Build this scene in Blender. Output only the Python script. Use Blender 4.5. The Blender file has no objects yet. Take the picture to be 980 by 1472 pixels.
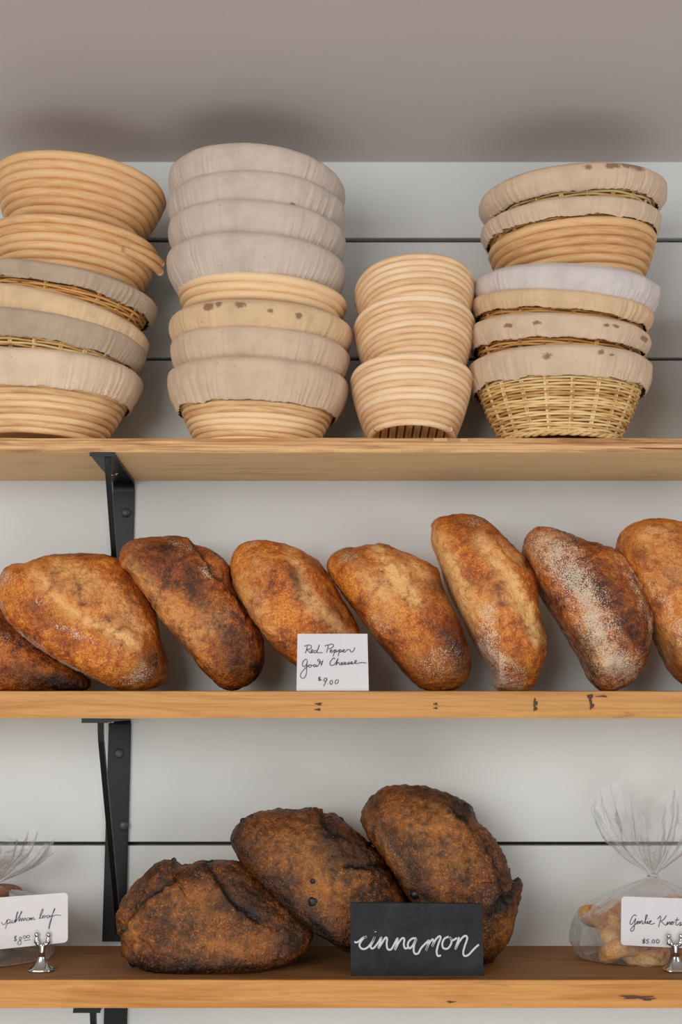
import bpy, math, random
import numpy as np
random.seed(7); rng = np.random.RandomState(11)
C = bpy.context.scene.collection
PI = math.pi
# ------------------------------------------------------------------ camera maths (980x1472 frame)
F = 1700.0; PITCH = math.radians(9.15); CX, CY = 490.0, 736.0
cp, sp = math.cos(PITCH), math.sin(PITCH)
def P(px, py, Y):
    u = (px-CX)/F; v = (CY-py)/F
    dx, dy, dz = u, cp - v*sp, sp + v*cp
    k = Y/dy
    return (dx*k, Y, dz*k)
def zat(py, Y): return P(CX, py, Y)[2]
def yat(py, z):
    v = (CY-py)/F
    return z*(cp - v*sp)/(sp + v*cp)
YF, YW = 1.5, 1.70          # shelf front plane, wall plane
Z1 = zat(627, YF); Z1B = zat(650, YF)
Z2 = zat(993, YF); Z2B = zat(1033, YF)
Z3 = zat(1408, YF); Z3B = zat(1450, YF)
ZC = zat(233, YW)

# ------------------------------------------------------------------ tagging
def tag(o, label=None, cat=None, group=None, kind=None):
    if label: o['label'] = label
    if cat: o['category'] = cat
    if group: o['group'] = group
    if kind: o['kind'] = kind
    return o
def thing(name, label, cat, loc=(0,0,0), rot=(0,0,0), group=None):
    o = bpy.data.objects.new(name, None); C.objects.link(o)
    o.empty_display_size = .02
    o.location = loc; o.rotation_euler = rot
    return tag(o, label, cat, group)
def obj(name, mesh, mat=None, parent=None, loc=None):
    o = bpy.data.objects.new(name, mesh); C.objects.link(o)
    if mat is not None and len(mesh.materials) == 0: mesh.materials.append(mat)
    if parent is not None: o.parent = parent
    if loc is not None: o.location = loc
    return o

# ------------------------------------------------------------------ mesh builder
class MB:
    def __init__(s): s.v=[]; s.f=[]; s.n=0; s.tint=[]
    def add(s, verts, faces, tint=0.5):
        verts = np.asarray(verts, float).reshape(-1,3)
        s.v.append(verts); b=s.n
        s.f += [tuple(i+b for i in f) for f in faces]
        s.n += len(verts); s.tint.append(np.full(len(verts), tint))
    def grid(s, pts, cu=False, cv=False, tint=.5):
        pts = np.asarray(pts, float); A,B = pts.shape[:2]; f=[]
        for i in range(A if cu else A-1):
            i2=(i+1)%A
            for j in range(B if cv else B-1):
                j2=(j+1)%B
                f.append((i*B+j, i2*B+j, i2*B+j2, i*B+j2))
        s.add(pts.reshape(-1,3), f, tint)
    def box(s, lo, hi, tint=.5):
        x0,y0,z0=lo; x1,y1,z1=hi
        s.add([(x0,y0,z0),(x1,y0,z0),(x1,y1,z0),(x0,y1,z0),(x0,y0,z1),(x1,y0,z1),(x1,y1,z1),(x0,y1,z1)],
              [(0,3,2,1),(4,5,6,7),(0,1,5,4),(1,2,6,5),(2,3,7,6),(3,0,4,7)], tint)
    def tube(s, path, r, k=8, closed=False, caps=True, tint=.5, flat=1.0):
        p = np.asarray(path, float); n=len(p)
        if closed: t = np.roll(p,-1,0)-np.roll(p,1,0)
        else: t = np.gradient(p, axis=0)
        t /= np.linalg.norm(t,axis=1)[:,None]+1e-12
        up = np.array([0,0,1.0])
        if abs(t[:,2]).mean()>.8: up=np.array([0,1.0,0])
        a = np.cross(t, up); a/= np.linalg.norm(a,axis=1)[:,None]+1e-9
        b = np.cross(a, t)
        rr = np.broadcast_to(np.asarray(r,float),(n,))
        ang = np.arange(k)*2*PI/k
        g = p[:,None,:] + rr[:,None,None]*(np.cos(ang)[None,:,None]*a[:,None,:] + flat*np.sin(ang)[None,:,None]*b[:,None,:])
        base=s.n
        s.grid(g, cu=closed, cv=True, tint=tint)
        if caps and not closed:
            s.f.append(tuple(base+i for i in range(k))[::-1]); s.f.append(tuple(base+(n-1)*k+i for i in range(k)))
    def lathe(s, prof, k=32, cx=0, cy=0, sx=1, sy=1, tint=.5):
        th = np.arange(k)*2*PI/k
        g = np.array([[(cx+r*sx*math.cos(t), cy+r*sy*math.sin(t), z) for t in th] for r,z in prof])
        s.grid(g, cv=True, tint=tint)
    def mesh(s, name='m', smooth=True):
        me = bpy.data.meshes.new(name)
        v = np.concatenate(s.v)
        me.from_pydata(v.tolist(), [], s.f); me.update()
        if smooth: me.polygons.foreach_set('use_smooth', [True]*len(me.polygons))
        at = me.attributes.new('tint','FLOAT','POINT'); at.data.foreach_set('value', np.concatenate(s.tint).astype(np.float32))
        return me
def bevelmod(o, w, seg=2):
    m=o.modifiers.new('b','BEVEL'); m.width=w; m.segments=seg; m.limit_method='ANGLE'
    return o

# numpy gradient noise
_perm = rng.permutation(256); _perm = np.concatenate([_perm,_perm,_perm])
_g = rng.normal(size=(256,3)); _g/=np.linalg.norm(_g,axis=1)[:,None]
def perlin(p):
    p=np.asarray(p,float); i=np.floor(p).astype(int); f=p-i; i&=255
    u=f*f*f*(f*(f*6-15)+10); out=0
    for dx in (0,1):
        for dy in (0,1):
            for dz in (0,1):
                h=_perm[_perm[_perm[(i[...,0]+dx)&255]+((i[...,1]+dy)&255)]+((i[...,2]+dz)&255)]
                g=_g[h&255]
                d=f-np.array([dx,dy,dz])
                w=(u[...,0] if dx else 1-u[...,0])*(u[...,1] if dy else 1-u[...,1])*(u[...,2] if dz else 1-u[...,2])
                out=out+w*(g*d).sum(-1)
    return out
def fbm(p, o=4):
    s=0;a=1.
    for k in range(o): s=s+a*perlin(p*2**k+k*17.3); a*=.5
    return s
def spline(pts, n=12, closed=False):
    p=np.asarray(pts,float)
    if len(p)<3: return p
    if closed: q=np.vstack([p[-1],p,p[0],p[1]]); m=len(p)
    else: q=np.vstack([2*p[0]-p[1],p,2*p[-1]-p[-2]]); m=len(p)-1
    out=[]
    for i in range(m):
        a,b,c,d=q[i:i+4]
        t=np.linspace(0,1,n,endpoint=False)[:,None]
        out.append(.5*((2*b)+(-a+c)*t+(2*a-5*b+4*c-d)*t*t+(-a+3*b-3*c+d)*t**3))
    r=np.vstack(out)
    return r if closed else np.vstack([r,p[-1]])

# ------------------------------------------------------------------ materials
def srgb(r,g,b):
    f=lambda c:(c/255/12.92) if c/255<=.04045 else ((c/255+.055)/1.055)**2.4
    return (f(r),f(g),f(b),1)
class NT:
    def __init__(s,name):
        s.m=bpy.data.materials.new(name); s.m.use_nodes=True; s.t=s.m.node_tree; s.t.nodes.clear()
        s.out=s.n('ShaderNodeOutputMaterial'); s.b=s.n('ShaderNodeBsdfPrincipled'); s.l(s.b.outputs[0],s.out.inputs[0])
    def n(s,t,**k):
        x=s.t.nodes.new(t)
        for a,b in k.items():
            if hasattr(x,a): setattr(x,a,b)
        return x
    def l(s,a,b): s.t.links.new(a,b)
    def coord(s, scale=(1,1,1), kind='Object', rot=(0,0,0)):
        tc=s.n('ShaderNodeTexCoord'); mp=s.n('ShaderNodeMapping'); mp.inputs['Scale'].default_value=scale; mp.inputs['Rotation'].default_value=rot
        s.l(tc.outputs[kind],mp.inputs[0]); return mp.outputs[0]
    def noise(s, co, scale, detail=4, rough=.5, dist=0):
        x=s.n('ShaderNodeTexNoise'); x.inputs['Scale'].default_value=scale; x.inputs['Detail'].default_value=detail
        x.inputs['Roughness'].default_value=rough; x.inputs['Distortion'].default_value=dist; s.l(co,x.inputs['Vector']); return x.outputs[0]
    def ramp(s, fac, stops):
        x=s.n('ShaderNodeValToRGB'); e=x.color_ramp.elements
        while len(e)<len(stops): e.new(.5)
        for i,(p,c) in enumerate(stops): e[i].position=p; e[i].color=c if len(c)==4 else (*c,1)
        s.l(fac,x.inputs[0]); return x.outputs[0]
    def mix(s, fac, a, b, mode='MIX'):
        x=s.n('ShaderNodeMix'); x.data_type='RGBA'; x.blend_type=mode
        for v,i in ((fac,0),(a,6),(b,7)):
            if hasattr(v,'is_linked'): s.l(v,x.inputs[i])
            else: x.inputs[i].default_value=v
        return x.outputs[2]
    def math(s, op, a, b=0., c=None, clamp=False):
        x=s.n('ShaderNodeMath'); x.operation=op; x.use_clamp=clamp
        for v,i in ((a,0),(b,1),(c,2)):
            if v is None: continue
            if hasattr(v,'is_linked'): s.l(v,x.inputs[i])
            else: x.inputs[i].default_value=v
        return x.outputs[0]
    def maprange(s, v, a,b,c=0.,d=1.):
        x=s.n('ShaderNodeMapRange'); s.l(v,x.inputs[0])
        for i,w in enumerate((a,b,c,d)): x.inputs[i+1].default_value=w
        return x.outputs[0]
    def attr(s,name):
        x=s.n('ShaderNodeAttribute'); x.attribute_name=name; return x
    def bump(s,h,strength=.3,dist=.001,normal=None):
        x=s.n('ShaderNodeBump'); x.inputs['Strength'].default_value=strength; x.inputs['Distance'].default_value=dist
        s.l(h,x.inputs['Height'])
        if normal is not None: s.l(normal,x.inputs['Normal'])
        s.l(x.outputs[0],s.b.inputs['Normal']); return x.outputs[0]
    def col(s,c):
        if hasattr(c,'is_linked'): s.l(c,s.b.inputs['Base Color'])
        else: s.b.inputs['Base Color'].default_value=c
    def set(s,rough=None,metal=None,spec=None,sheen=None):
        if rough is not None: s.b.inputs['Roughness'].default_value=rough
        if metal is not None: s.b.inputs['Metallic'].default_value=metal
        if spec is not None: s.b.inputs['Specular IOR Level'].default_value=spec
        if sheen is not None: s.b.inputs['Sheen Weight'].default_value=sheen

def mat_paint(name, c, var=.05, rough=.6):
    t=NT(name); co=t.coord(); n=t.noise(co,3,3)
    t.col(t.mix(t.maprange(n,.3,.7), tuple(x*(1-var) for x in c[:3])+(1,), c)); t.set(rough=rough,spec=.3)
    t.bump(t.noise(co,60,4),.08,.002); return t.m
def mat_wood(name, light, mid, dark, knots=0.0, streak=.5, rough=.6):
    t=NT(name)
    co=t.coord((1.2,9,14)); w=t.noise(co,2.2,6,.6,1.2)
    co2=t.coord((3,120,160)); g=t.noise(co2,2,4,.6,.4)
    base=t.ramp(w,[(.3,mid),(.5,light),(.62,mid),(.72,dark)])
    c=t.mix(t.math('MULTIPLY',t.maprange(g,.45,.75),streak), base, dark)
    v=t.noise(t.coord((2.3,10,26)),1.7,3,.5,2.5)
    c=t.mix(t.math('MULTIPLY',t.maprange(v,.62,.75),knots), c, srgb(90,62,38))
    t.col(c); t.set(rough=rough,spec=.25); t.bump(g,.25,.0006); return t.m
M={}
M['wall']=mat_paint('wall_paint', srgb(216,219,217))
M['ceiling']=mat_paint('ceiling_paint', srgb(206,196,192))
M['gap']=mat_paint('gap_dark', srgb(30,28,27))
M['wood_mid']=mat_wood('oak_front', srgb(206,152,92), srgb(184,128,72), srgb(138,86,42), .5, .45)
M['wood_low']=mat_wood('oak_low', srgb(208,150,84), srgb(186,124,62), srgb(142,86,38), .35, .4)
M['wood_under_lit']=mat_wood('oak_under_lit', srgb(240,202,146), srgb(228,188,132), srgb(190,146,96), .35, .2)  # paler and yellower: light from below is put into this colour
M['wood_top']=mat_wood('oak_top', srgb(150,105,62), srgb(132,90,50), srgb(88,56,30), .3, .5)  # darker than the fronts: deeper stain, plus shade put into the colour
M['wood_rough']=mat_wood('oak_live_edge', srgb(226,178,124), srgb(196,144,96), srgb(112,72,44), 1.0, .8)
def mat_simple(name,c,rough=.5,metal=0,spec=.5):
    t=NT(name); n=t.noise(t.coord(),40,3); t.col(t.mix(n, tuple(x*.9 for x in c[:3])+(1,), c)); t.set(rough=rough,metal=metal,spec=spec); return t.m
M['black']=mat_simple('black_steel', srgb(15,15,16), .42,0,.3)
M['bolt']=mat_simple('bolt_steel', srgb(70,72,72), .45, .3)
M['chrome']=mat_simple('chrome', srgb(205,203,200), .12, 1.0)
M['card']=mat_simple('card_paper', srgb(216,211,211), .6)
M['ink']=mat_simple('ink', srgb(62,40,52), .6)
M['ink2']=mat_simple('ink_blue', srgb(45,42,60), .6)
M['chalk']=mat_simple('chalk', srgb(205,205,207), .8)
t=NT('chalkboard'); co=t.coord(); n=t.noise(co,25,6,.7); n2=t.noise(co,160,4,.7)
c=t.ramp(n,[(.35,srgb(34,35,37)),(.7,srgb(52,53,56))]); c=t.mix(t.math('MULTIPLY',t.maprange(n2,.66,.78),.4),c,srgb(140,138,138)); t.col(c); t.set(rough=.75,spec=.2); M['slate']=t.m
M['twine']=mat_simple('twist_tie', srgb(205,195,205), .5)

def mat_cane(name, a, b, c):
    t=NT(name); co=t.coord((6,6,55)); n=t.noise(co,5,5,.6)
    ti=t.attr('tint').outputs['Fac']
    f=t.math('ADD', t.math('MULTIPLY',n,.75), t.math('MULTIPLY',ti,.35))
    col=t.ramp(f,[(.3,c),(.5,b),(.68,a)])
    d=t.noise(t.coord((25,25,160)),9,3,.6); col=t.mix(t.math('MULTIPLY',t.maprange(d,.68,.78),.5),col,srgb(120,84,50))
    t.col(col); t.set(rough=.5,spec=.35); t.bump(t.noise(t.coord((10,10,300)),6,4),.15,.0005); return t.m
M['cane']=mat_cane('cane', srgb(238,204,158), srgb(228,188,138), srgb(202,154,104))
M['cane_orange']=mat_cane('cane_amber', srgb(230,186,134), srgb(216,166,112), srgb(188,134,84))
M['cane_pale']=mat_cane('cane_pale', srgb(242,212,174), srgb(236,200,156), srgb(220,178,130))
M['wicker']=mat_cane('wicker', srgb(236,206,150), srgb(214,172,108), srgb(160,112,58))
M['wicker_amber']=mat_cane('wicker_amber', srgb(222,172,104), srgb(196,138,72), srgb(140,88,40))
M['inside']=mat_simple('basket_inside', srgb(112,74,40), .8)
def mat_cloth(name, c, stain=.3):
    t=NT(name); co=t.coord(); big=t.noise(co,14,5,.65)
    dk=tuple(x*.72 for x in c[:3])+(1,)
    col=t.mix(t.maprange(big,.3,.6), dk, c)
    v2=t.noise(co,230,2,.5); col=t.mix(t.math('MULTIPLY',t.maprange(v2,.70,.76),.45),col,srgb(110,86,66))
    w1=t.n('ShaderNodeTexWave'); w1.inputs['Scale'].default_value=420; w1.bands_direction='Z'; t.l(co,w1.inputs[0]); w1.inputs['Distortion'].default_value=2
    wv=t.noise(t.coord((1,1,1)),900,2); col=t.mix(t.math('MULTIPLY',wv,.35),col,tuple(x*.7 for x in c[:3])+(1,))
    st=t.attr('stain').outputs['Fac']; sn=t.noise(co,160,3)
    f=t.maprange(t.math('ADD',t.math('MULTIPLY',st,.8),t.math('MULTIPLY',t.noise(co,110,4,.8),1.3)),1.0,1.25)
    f=t.math('MULTIPLY',f,t.maprange(st,.05,.3))
    col=t.mix(t.math('MULTIPLY',f,.75),col,srgb(118,74,50))
    s2=t.noise(co,32,3,.7); col=t.mix(t.math('MULTIPLY',t.maprange(s2,.64,.75),stain),col,srgb(140,100,74))
    t.col(col); t.set(rough=.9,spec=.1,sheen=.15)
    h=t.math('ADD',t.math('MULTIPLY',w1.outputs[1],.3),t.noise(co,500,3)); t.bump(h,.35,.0006); return t.m
CL={'mauve':mat_cloth('linen_mauve',srgb(212,194,178),.12),'beige':mat_cloth('linen_beige',srgb(222,194,164),.2),
    'tan':mat_cloth('linen_tan',srgb(226,192,152),.3),'grey':mat_cloth('linen_grey',srgb(188,166,142),.2),
    'cream':mat_cloth('linen_cream',srgb(230,202,172),.2),'lilac':mat_cloth('linen_lilac',srgb(220,208,202),.06),
    'greige':mat_cloth('linen_greige',srgb(218,190,162),.2)}
def mat_crust(name, gold, mid, dark, pale, flour, seed=0, speck=.25, dk0=.42):
    t=NT(name); at=t.attr('crust'); sep=t.n('ShaderNodeSeparateColor'); t.l(at.outputs['Color'],sep.inputs[0])
    fl,ch,pl=sep.outputs[0],sep.outputs[1],sep.outputs[2]
    co=t.coord(); 
    n1=t.noise(co,20,6,.65,.4); n2=t.noise(co,95,5,.7,.3); n3=t.noise(co,420,3,.6)
    f=t.math('ADD',t.math('MULTIPLY',n1,.6),t.math('MULTIPLY',n2,.4))
    base=t.ramp(f,[(dk0,dark),(.50,mid),(.58,gold)])
    base=t.mix(t.maprange(n3,.52,.38,0,.55),base,dark)
    base=t.mix(t.math('MULTIPLY',t.math('MULTIPLY',pl,1.15),t.maprange(n2,.28,.55),clamp=True),base,pale)
    base=t.mix(t.math('MULTIPLY',t.maprange(n3,.54,.66),t.maprange(n2,.4,.65,.05,speck*2.2)),base,pale)
    cm=t.math('MULTIPLY',ch,t.maprange(n2,.25,.6,.55,1.15),clamp=True)
    base=t.mix(cm,base,tuple(x*.32 for x in dark[:3])+(1,))
    # blisters: fine light spots
    vo=t.n('ShaderNodeTexVoronoi'); vo.inputs['Scale'].default_value=330; t.l(co,vo.inputs[0])
    bl=t.maprange(vo.outputs[0],.12,.34,1,0)
    blm=t.math('MULTIPLY',bl,t.maprange(n1,.4,.62,.1,1))
    base=t.mix(t.math('MULTIPLY',blm,speck),base,pale)
    # dark peppery specks
    v2=t.n('ShaderNodeTexVoronoi'); v2.inputs['Scale'].default_value=85; t.l(co,v2.inputs[0])
    dk=t.math('MULTIPLY',t.maprange(v2.outputs[0],.05,.13,1,0),t.maprange(t.noise(co,45,2),.52,.58))
    base=t.mix(t.math('MULTIPLY',dk,.6),base,srgb(40,20,10))
    # flour grains
    v3=t.n('ShaderNodeTexVoronoi'); v3.inputs['Scale'].default_value=520; t.l(co,v3.inputs[0])
    n4=t.noise(co,750,2,.6)
    g=t.math('ADD',t.math('MULTIPLY',fl,.52),t.math('MULTIPLY',t.math('SUBTRACT',n4,.5),3.2))
    g=t.math('ADD',g,t.math('MULTIPLY',t.math('SUBTRACT',n2,.5),.8))
    g=t.math('MULTIPLY',t.maprange(g,.34,.52),t.maprange(fl,.05,.3))
    sparse=t.math('MULTIPLY',t.maprange(v3.outputs[0],.11,.17,1,0),t.math('ADD',t.maprange(t.noise(co,30,3),.46,.62,0.0,.75),fl),clamp=True)
    g=t.math('MAXIMUM',g,sparse)
    base=t.mix(t.math('MULTIPLY',g,.85),base,flour)
    t.col(base); t.set(rough=.42,spec=.4)
    h=t.math('ADD',t.math('MULTIPLY',n2,1.2),t.math('ADD',t.math('MULTIPLY',n3,.8),t.math('MULTIPLY',bl,.4)))
    t.bump(h,.75,.0026); return t.m
M['crust']=mat_crust('pepper_crust',srgb(228,138,42),srgb(196,98,22),srgb(110,48,12),srgb(238,182,112),srgb(226,208,182),dk0=.385)
M['crust_dark']=mat_crust('pepper_crust_dark',srgb(210,118,36),srgb(158,72,18),srgb(78,34,12),srgb(226,168,100),srgb(220,202,176))
M['crust_cin']=mat_crust('cinnamon_crust',srgb(128,66,20),srgb(84,42,15),srgb(40,22,11),srgb(206,134,60),srgb(176,140,104),speck=.4)
M['raisin']=mat_simple('raisin_skin', srgb(22,14,14), .45)
M['knot']=mat_crust('roll_crust',srgb(238,178,92),srgb(218,146,60),srgb(160,88,30),srgb(248,220,160),srgb(240,220,180),speck=.1)
def mat_film():
    t=NT('clear_bag_film'); nt=t
    tr=t.n('ShaderNodeBsdfTransparent'); tr.inputs[0].default_value=(.985,.985,.985,1)
    gl=t.n('ShaderNodeBsdfGlossy'); gl.inputs['Roughness'].default_value=.12
    df=t.n('ShaderNodeBsdfDiffuse'); df.inputs[0].default_value=(.95,.95,.95,1)
    co=t.coord(); n=t.noise(co,60,5,.7,1.0); bp=t.n('ShaderNodeBump'); bp.inputs['Strength'].default_value=.7; bp.inputs['Distance'].default_value=.004
    t.l(n,bp.inputs['Height']); t.l(bp.outputs[0],gl.inputs['Normal'])
    fr=t.n('ShaderNodeFresnel'); fr.inputs[0].default_value=1.38; t.l(bp.outputs[0],fr.inputs['Normal'])
    m1=t.n('ShaderNodeMixShader'); m2=t.n('ShaderNodeMixShader')
    lw=t.n('ShaderNodeLayerWeight'); lw.inputs[0].default_value=.35
    t.l(t.maprange(lw.outputs['Facing'],.25,1.,.08,.42),m1.inputs[0]); t.l(tr.outputs[0],m1.inputs[1]); t.l(df.outputs[0],m1.inputs[2])
    t.l(t.math('MULTIPLY',fr.outputs[0],.55,clamp=True),m2.inputs[0]); t.l(m1.outputs[0],m2.inputs[1]); t.l(gl.outputs[0],m2.inputs[2])
    t.l(m2.outputs[0],t.out.inputs[0]); return t.m
M['film']=mat_film()

# ------------------------------------------------------------------ the setting
XL, XR = -1.3, 1.3
def build_wall():
    ys=[]  # gaps between boards, z heights
    gaps=[zat(345,YW), zat(516,YW), zat(1213,YW), zat(1213,YW)-.33]
    hs=[.0068,.0046,.0052,.005]
    m=MB(); top=ZC+.12
    z=top
    for g,h in zip(gaps,hs):
        m.box((XL,YW,g+h/2),(XR,YW+.015,z)); z=g-h/2
    m.box((XL,YW,-1.0),(XR,YW+.015,z))
    me=m.mesh(smooth=False); o=obj('wall_back',me,M['wall']); tag(o,'white painted shiplap wall behind the shelves','wall',kind='structure'); bevelmod(o,.0012,2)
    m=MB(); m.box((XL,YW+.014,-1.0),(XR,YW+.05,top)); tag(obj('trim_1',m.mesh(smooth=False),M['gap']),'dark gap behind the shiplap boards','wall',kind='structure')
    m=MB(); m.box((XL,-1.2,ZC),(XR,YW+.05,ZC+.05)); o=obj('ceiling',m.mesh(smooth=False),M['ceiling']); tag(o,'pale grey painted ceiling above the shelves','ceiling',kind='structure')
build_wall()

def shelf(name,label,zt,zb,mats,rough_front=False):
    # grid-subdivided plank so the front edge can be uneven
    nx=260
    xs=np.linspace(-1.15,1.15,nx)
    prof=[]
    th=zt-zb
    if rough_front:
        base=[(YW-.0005,0),(YF+.03,0),(YF+.010,0),(YF+.003,.08),(YF,.3),(YF-.001,.55),(YF,.8),(YF+.002,.97),(YF+.006,1),(YF+.03,1),(YW-.0005,1)]
    else:
        base=[(YW-.0005,0),(YF+.02,0),(YF+.003,0),(YF+.0006,.02),(YF,.07),(YF,.5),(YF,.93),(YF+.0006,.98),(YF+.003,1),(YF+.02,1),(YW-.0005,1)]
    g=np.zeros((nx,len(base),3))
    for i,x in enumerate(xs):
        for j,(y,s) in enumerate(base):
            d=0;dz=0
            if 2<=j<=8:
                q=np.array([x*9+3,s*3,zt*5]); 
                d=float(fbm(q,4))*(.005 if rough_front else .0006)
                dz=float(perlin(np.array([x*14,zt*9,1.5])))*(.0022 if rough_front else .0006)*(1 if s>.5 else 1)
                if not (3<=j<=7): d*=.4
            g[i,j]=(x,y+(abs(d) if rough_front else d),zt-s*th+(-abs(dz) if s<.5 else dz*.6))
    m=MB(); m.grid(g,cv=True)
    n=len(base)
    m.f.append(tuple(range(n))); m.f.append(tuple((nx-1)*n+i for i in range(n))[::-1])
    me=m.mesh(smooth=False)
    for mt in mats: me.materials.append(mt)
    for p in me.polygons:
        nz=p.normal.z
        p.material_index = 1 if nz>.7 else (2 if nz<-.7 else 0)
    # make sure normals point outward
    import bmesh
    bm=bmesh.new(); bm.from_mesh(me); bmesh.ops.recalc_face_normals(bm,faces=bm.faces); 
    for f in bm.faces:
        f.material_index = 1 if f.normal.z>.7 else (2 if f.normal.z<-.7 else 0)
    bm.to_mesh(me); bm.free()
    o=obj(name,me); return tag(o,label,'shelf','oak wall shelves')
shelf('wooden_shelf','top oak shelf with rough live edge carrying stacks of proofing baskets',Z1,Z1B,[M['wood_rough'],M['wood_under_lit'],M['wood_under_lit']],True)
s2=shelf('wooden_shelf','middle light oak shelf carrying a row of leaning golden loaves',Z2,Z2B,[M['wood_mid'],M['wood_top'],M['wood_under_lit']])
s3=shelf('wooden_shelf','lowest oak shelf carrying dark cinnamon loaves and bagged breads',Z3,Z3B,[M['wood_low'],M['wood_top'],M['wood_under_lit']])
bpy.context.view_layer.update()

# nail marks and knots on shelf fronts: thin dark inlays, parts of each shelf
def mark(parent, px, py, w, h, Y=None):
    m=MB(); x,_,z=P(px,py,YF); k=14; pts=[(x,YF-.0013,z)]
    for i in range(k):
        a=i*2*PI/k; r=1+.35*math.sin(3*a+px)+.2*math.sin(5*a)
        pts.append((x+w/1133*r*math.cos(a),YF-.0008,z+h/1133*r*math.sin(a)))
    m.add(pts,[(0,i+1,(i+1)%k+1) for i in range(k)])
    o=obj('knot_mark',m.mesh(),M['knotmark'],parent)
M['knotmark']=mat_simple('knot_dark',srgb(86,58,36),.8)
for a in [(458,1012,4.5,1.8),(457,1020,4,1.6),(626,1012,3,1.5),(626,1018,3,1.2),(769,1010,3,5),(769,1018,2.5,4),(848,1003,3.5,6),(850,1014,3,5),(865,1001,8,1.2)]: mark(s2,*a)
for a in [(648,1440,6,1.2),(912,1433,20,2.2),(930,1436,10,1.8)]: mark(s3,*a)

# ------------------------------------------------------------------ brackets
def bracket(label, zb, py_end, xa, bolts, yaw=0):
    x0=P(xa,CY,YF)[0]
    zt=zb-.0006
    X0=(115-490)/F*YF/cp*1.015; 
    X0=P(115,650,YF)[0]+xa; X1=P(150,650,YF)[0]+xa
    zbot=zat(py_end,YW)
    t=thing('shelf_bracket',label,'bracket',(0,YW,zbot),group='black steel shelf brackets')
    t.location=((X0+X1)/2,YW-.001,zbot)
    def L(p): return (p[0]-t.location[0],p[1]-t.location[1],p[2]-t.location[2])
    # strap: L-shaped flat bar, bent at the corner
    th=.004
    path=[(YF+.002,zt-th/2),(YF+.05,zt-th/2),(YW-.03,zt-th/2)]
    for k in range(7):
        a=k/6*PI/2; path.append((YW-.016-.002+ .014*math.sin(a),zt-th/2-.014+.014*math.cos(a)))
    path+= [(YW-.004,zt-.05),(YW-.004,zbot+.1),(YW-.004,zbot)]
    p=np.array(path); tg=np.gradient(p,axis=0); tg/=np.linalg.norm(tg,axis=1)[:,None]; nr=np.stack([-tg[:,1],tg[:,0]],1)
    g=[]
    for q,n in zip(p,nr):
        a=q+n*th/2; b=q-n*th/2
        g.append([L((X0,a[0],a[1])),L((X1,a[0],a[1])),L((X1,b[0],b[1])),L((X0,b[0],b[1]))])
    m=MB(); m.grid(g,cv=True); e=len(g)-1
    m.f.append((3,2,1,0)); m.f.append((e*4,e*4+1,e*4+2,e*4+3))
    bevelmod(obj('steel_strap',m.mesh(smooth=False),M['black'],t),.0008)
    # brace set on edge
    bx=X1-.010
    y0,z0=YF+.012,zt-.004; y1,z1=YW-.0075,zbot+.012
    m=MB(); w=.0035; d=.009
    pts=[]
    c=[(y0,z0),(y0+.003,z0-.012),(y0+.008,z0-.024),(y1-.004,z1+.02),(y1,z1)]
    g=[]
    for (yy,zz) in c:
        g.append([L((bx-w,yy-d*.5,zz)),L((bx+w,yy-d*.5,zz)),L((bx+w,yy+d*.5,zz)),L((bx-w,yy+d*.5,zz))])
    m.grid(g,cv=True); e=len(g)-1; m.f.append((3,2,1,0)); m.f.append((e*4,e*4+1,e*4+2,e*4+3))
    bevelmod(obj('diagonal_brace',m.mesh(smooth=False),M['black'],t),.0008)
    for (bpx,bpy_) in bolts:
        q=P(bpx,bpy_,YW-.006); m=MB()
        m.lathe([(0,.0045),(.0035,.0042),(.006,.003),(.0072,.001),(.0072,0)],20)
        m.v[0]=m.v[0][:,[0,2,1]]*np.array([1,-1,1]); 
        obj('bolt',m.mesh(),M['bolt'],t,L((q[0],YW-.006,q[2])))
    t.location.x+=yaw*.5*.2*1.9; t.rotation_euler.z=yaw
    # screw under the arm
    m=MB(); m.lathe([(0,-.003),(.004,-.0025),(.006,0)],16); obj('bolt',m.mesh(),M['chrome'],t,L(((X0+X1)/2+.003,YF+.12,zt-th)))
bracket('black steel bracket under the top basket shelf', Z1B, 985, -.001, [(174,737)],.036)
bracket('black steel bracket under the middle loaf shelf, above the dark loaves', Z2B, 1352, .0065, [(167,1083),(174,1187)],.02)
bracket('black steel bracket below the lowest shelf, mostly cut off by the frame', Z3B, 1780, .016, [],.0)

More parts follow.
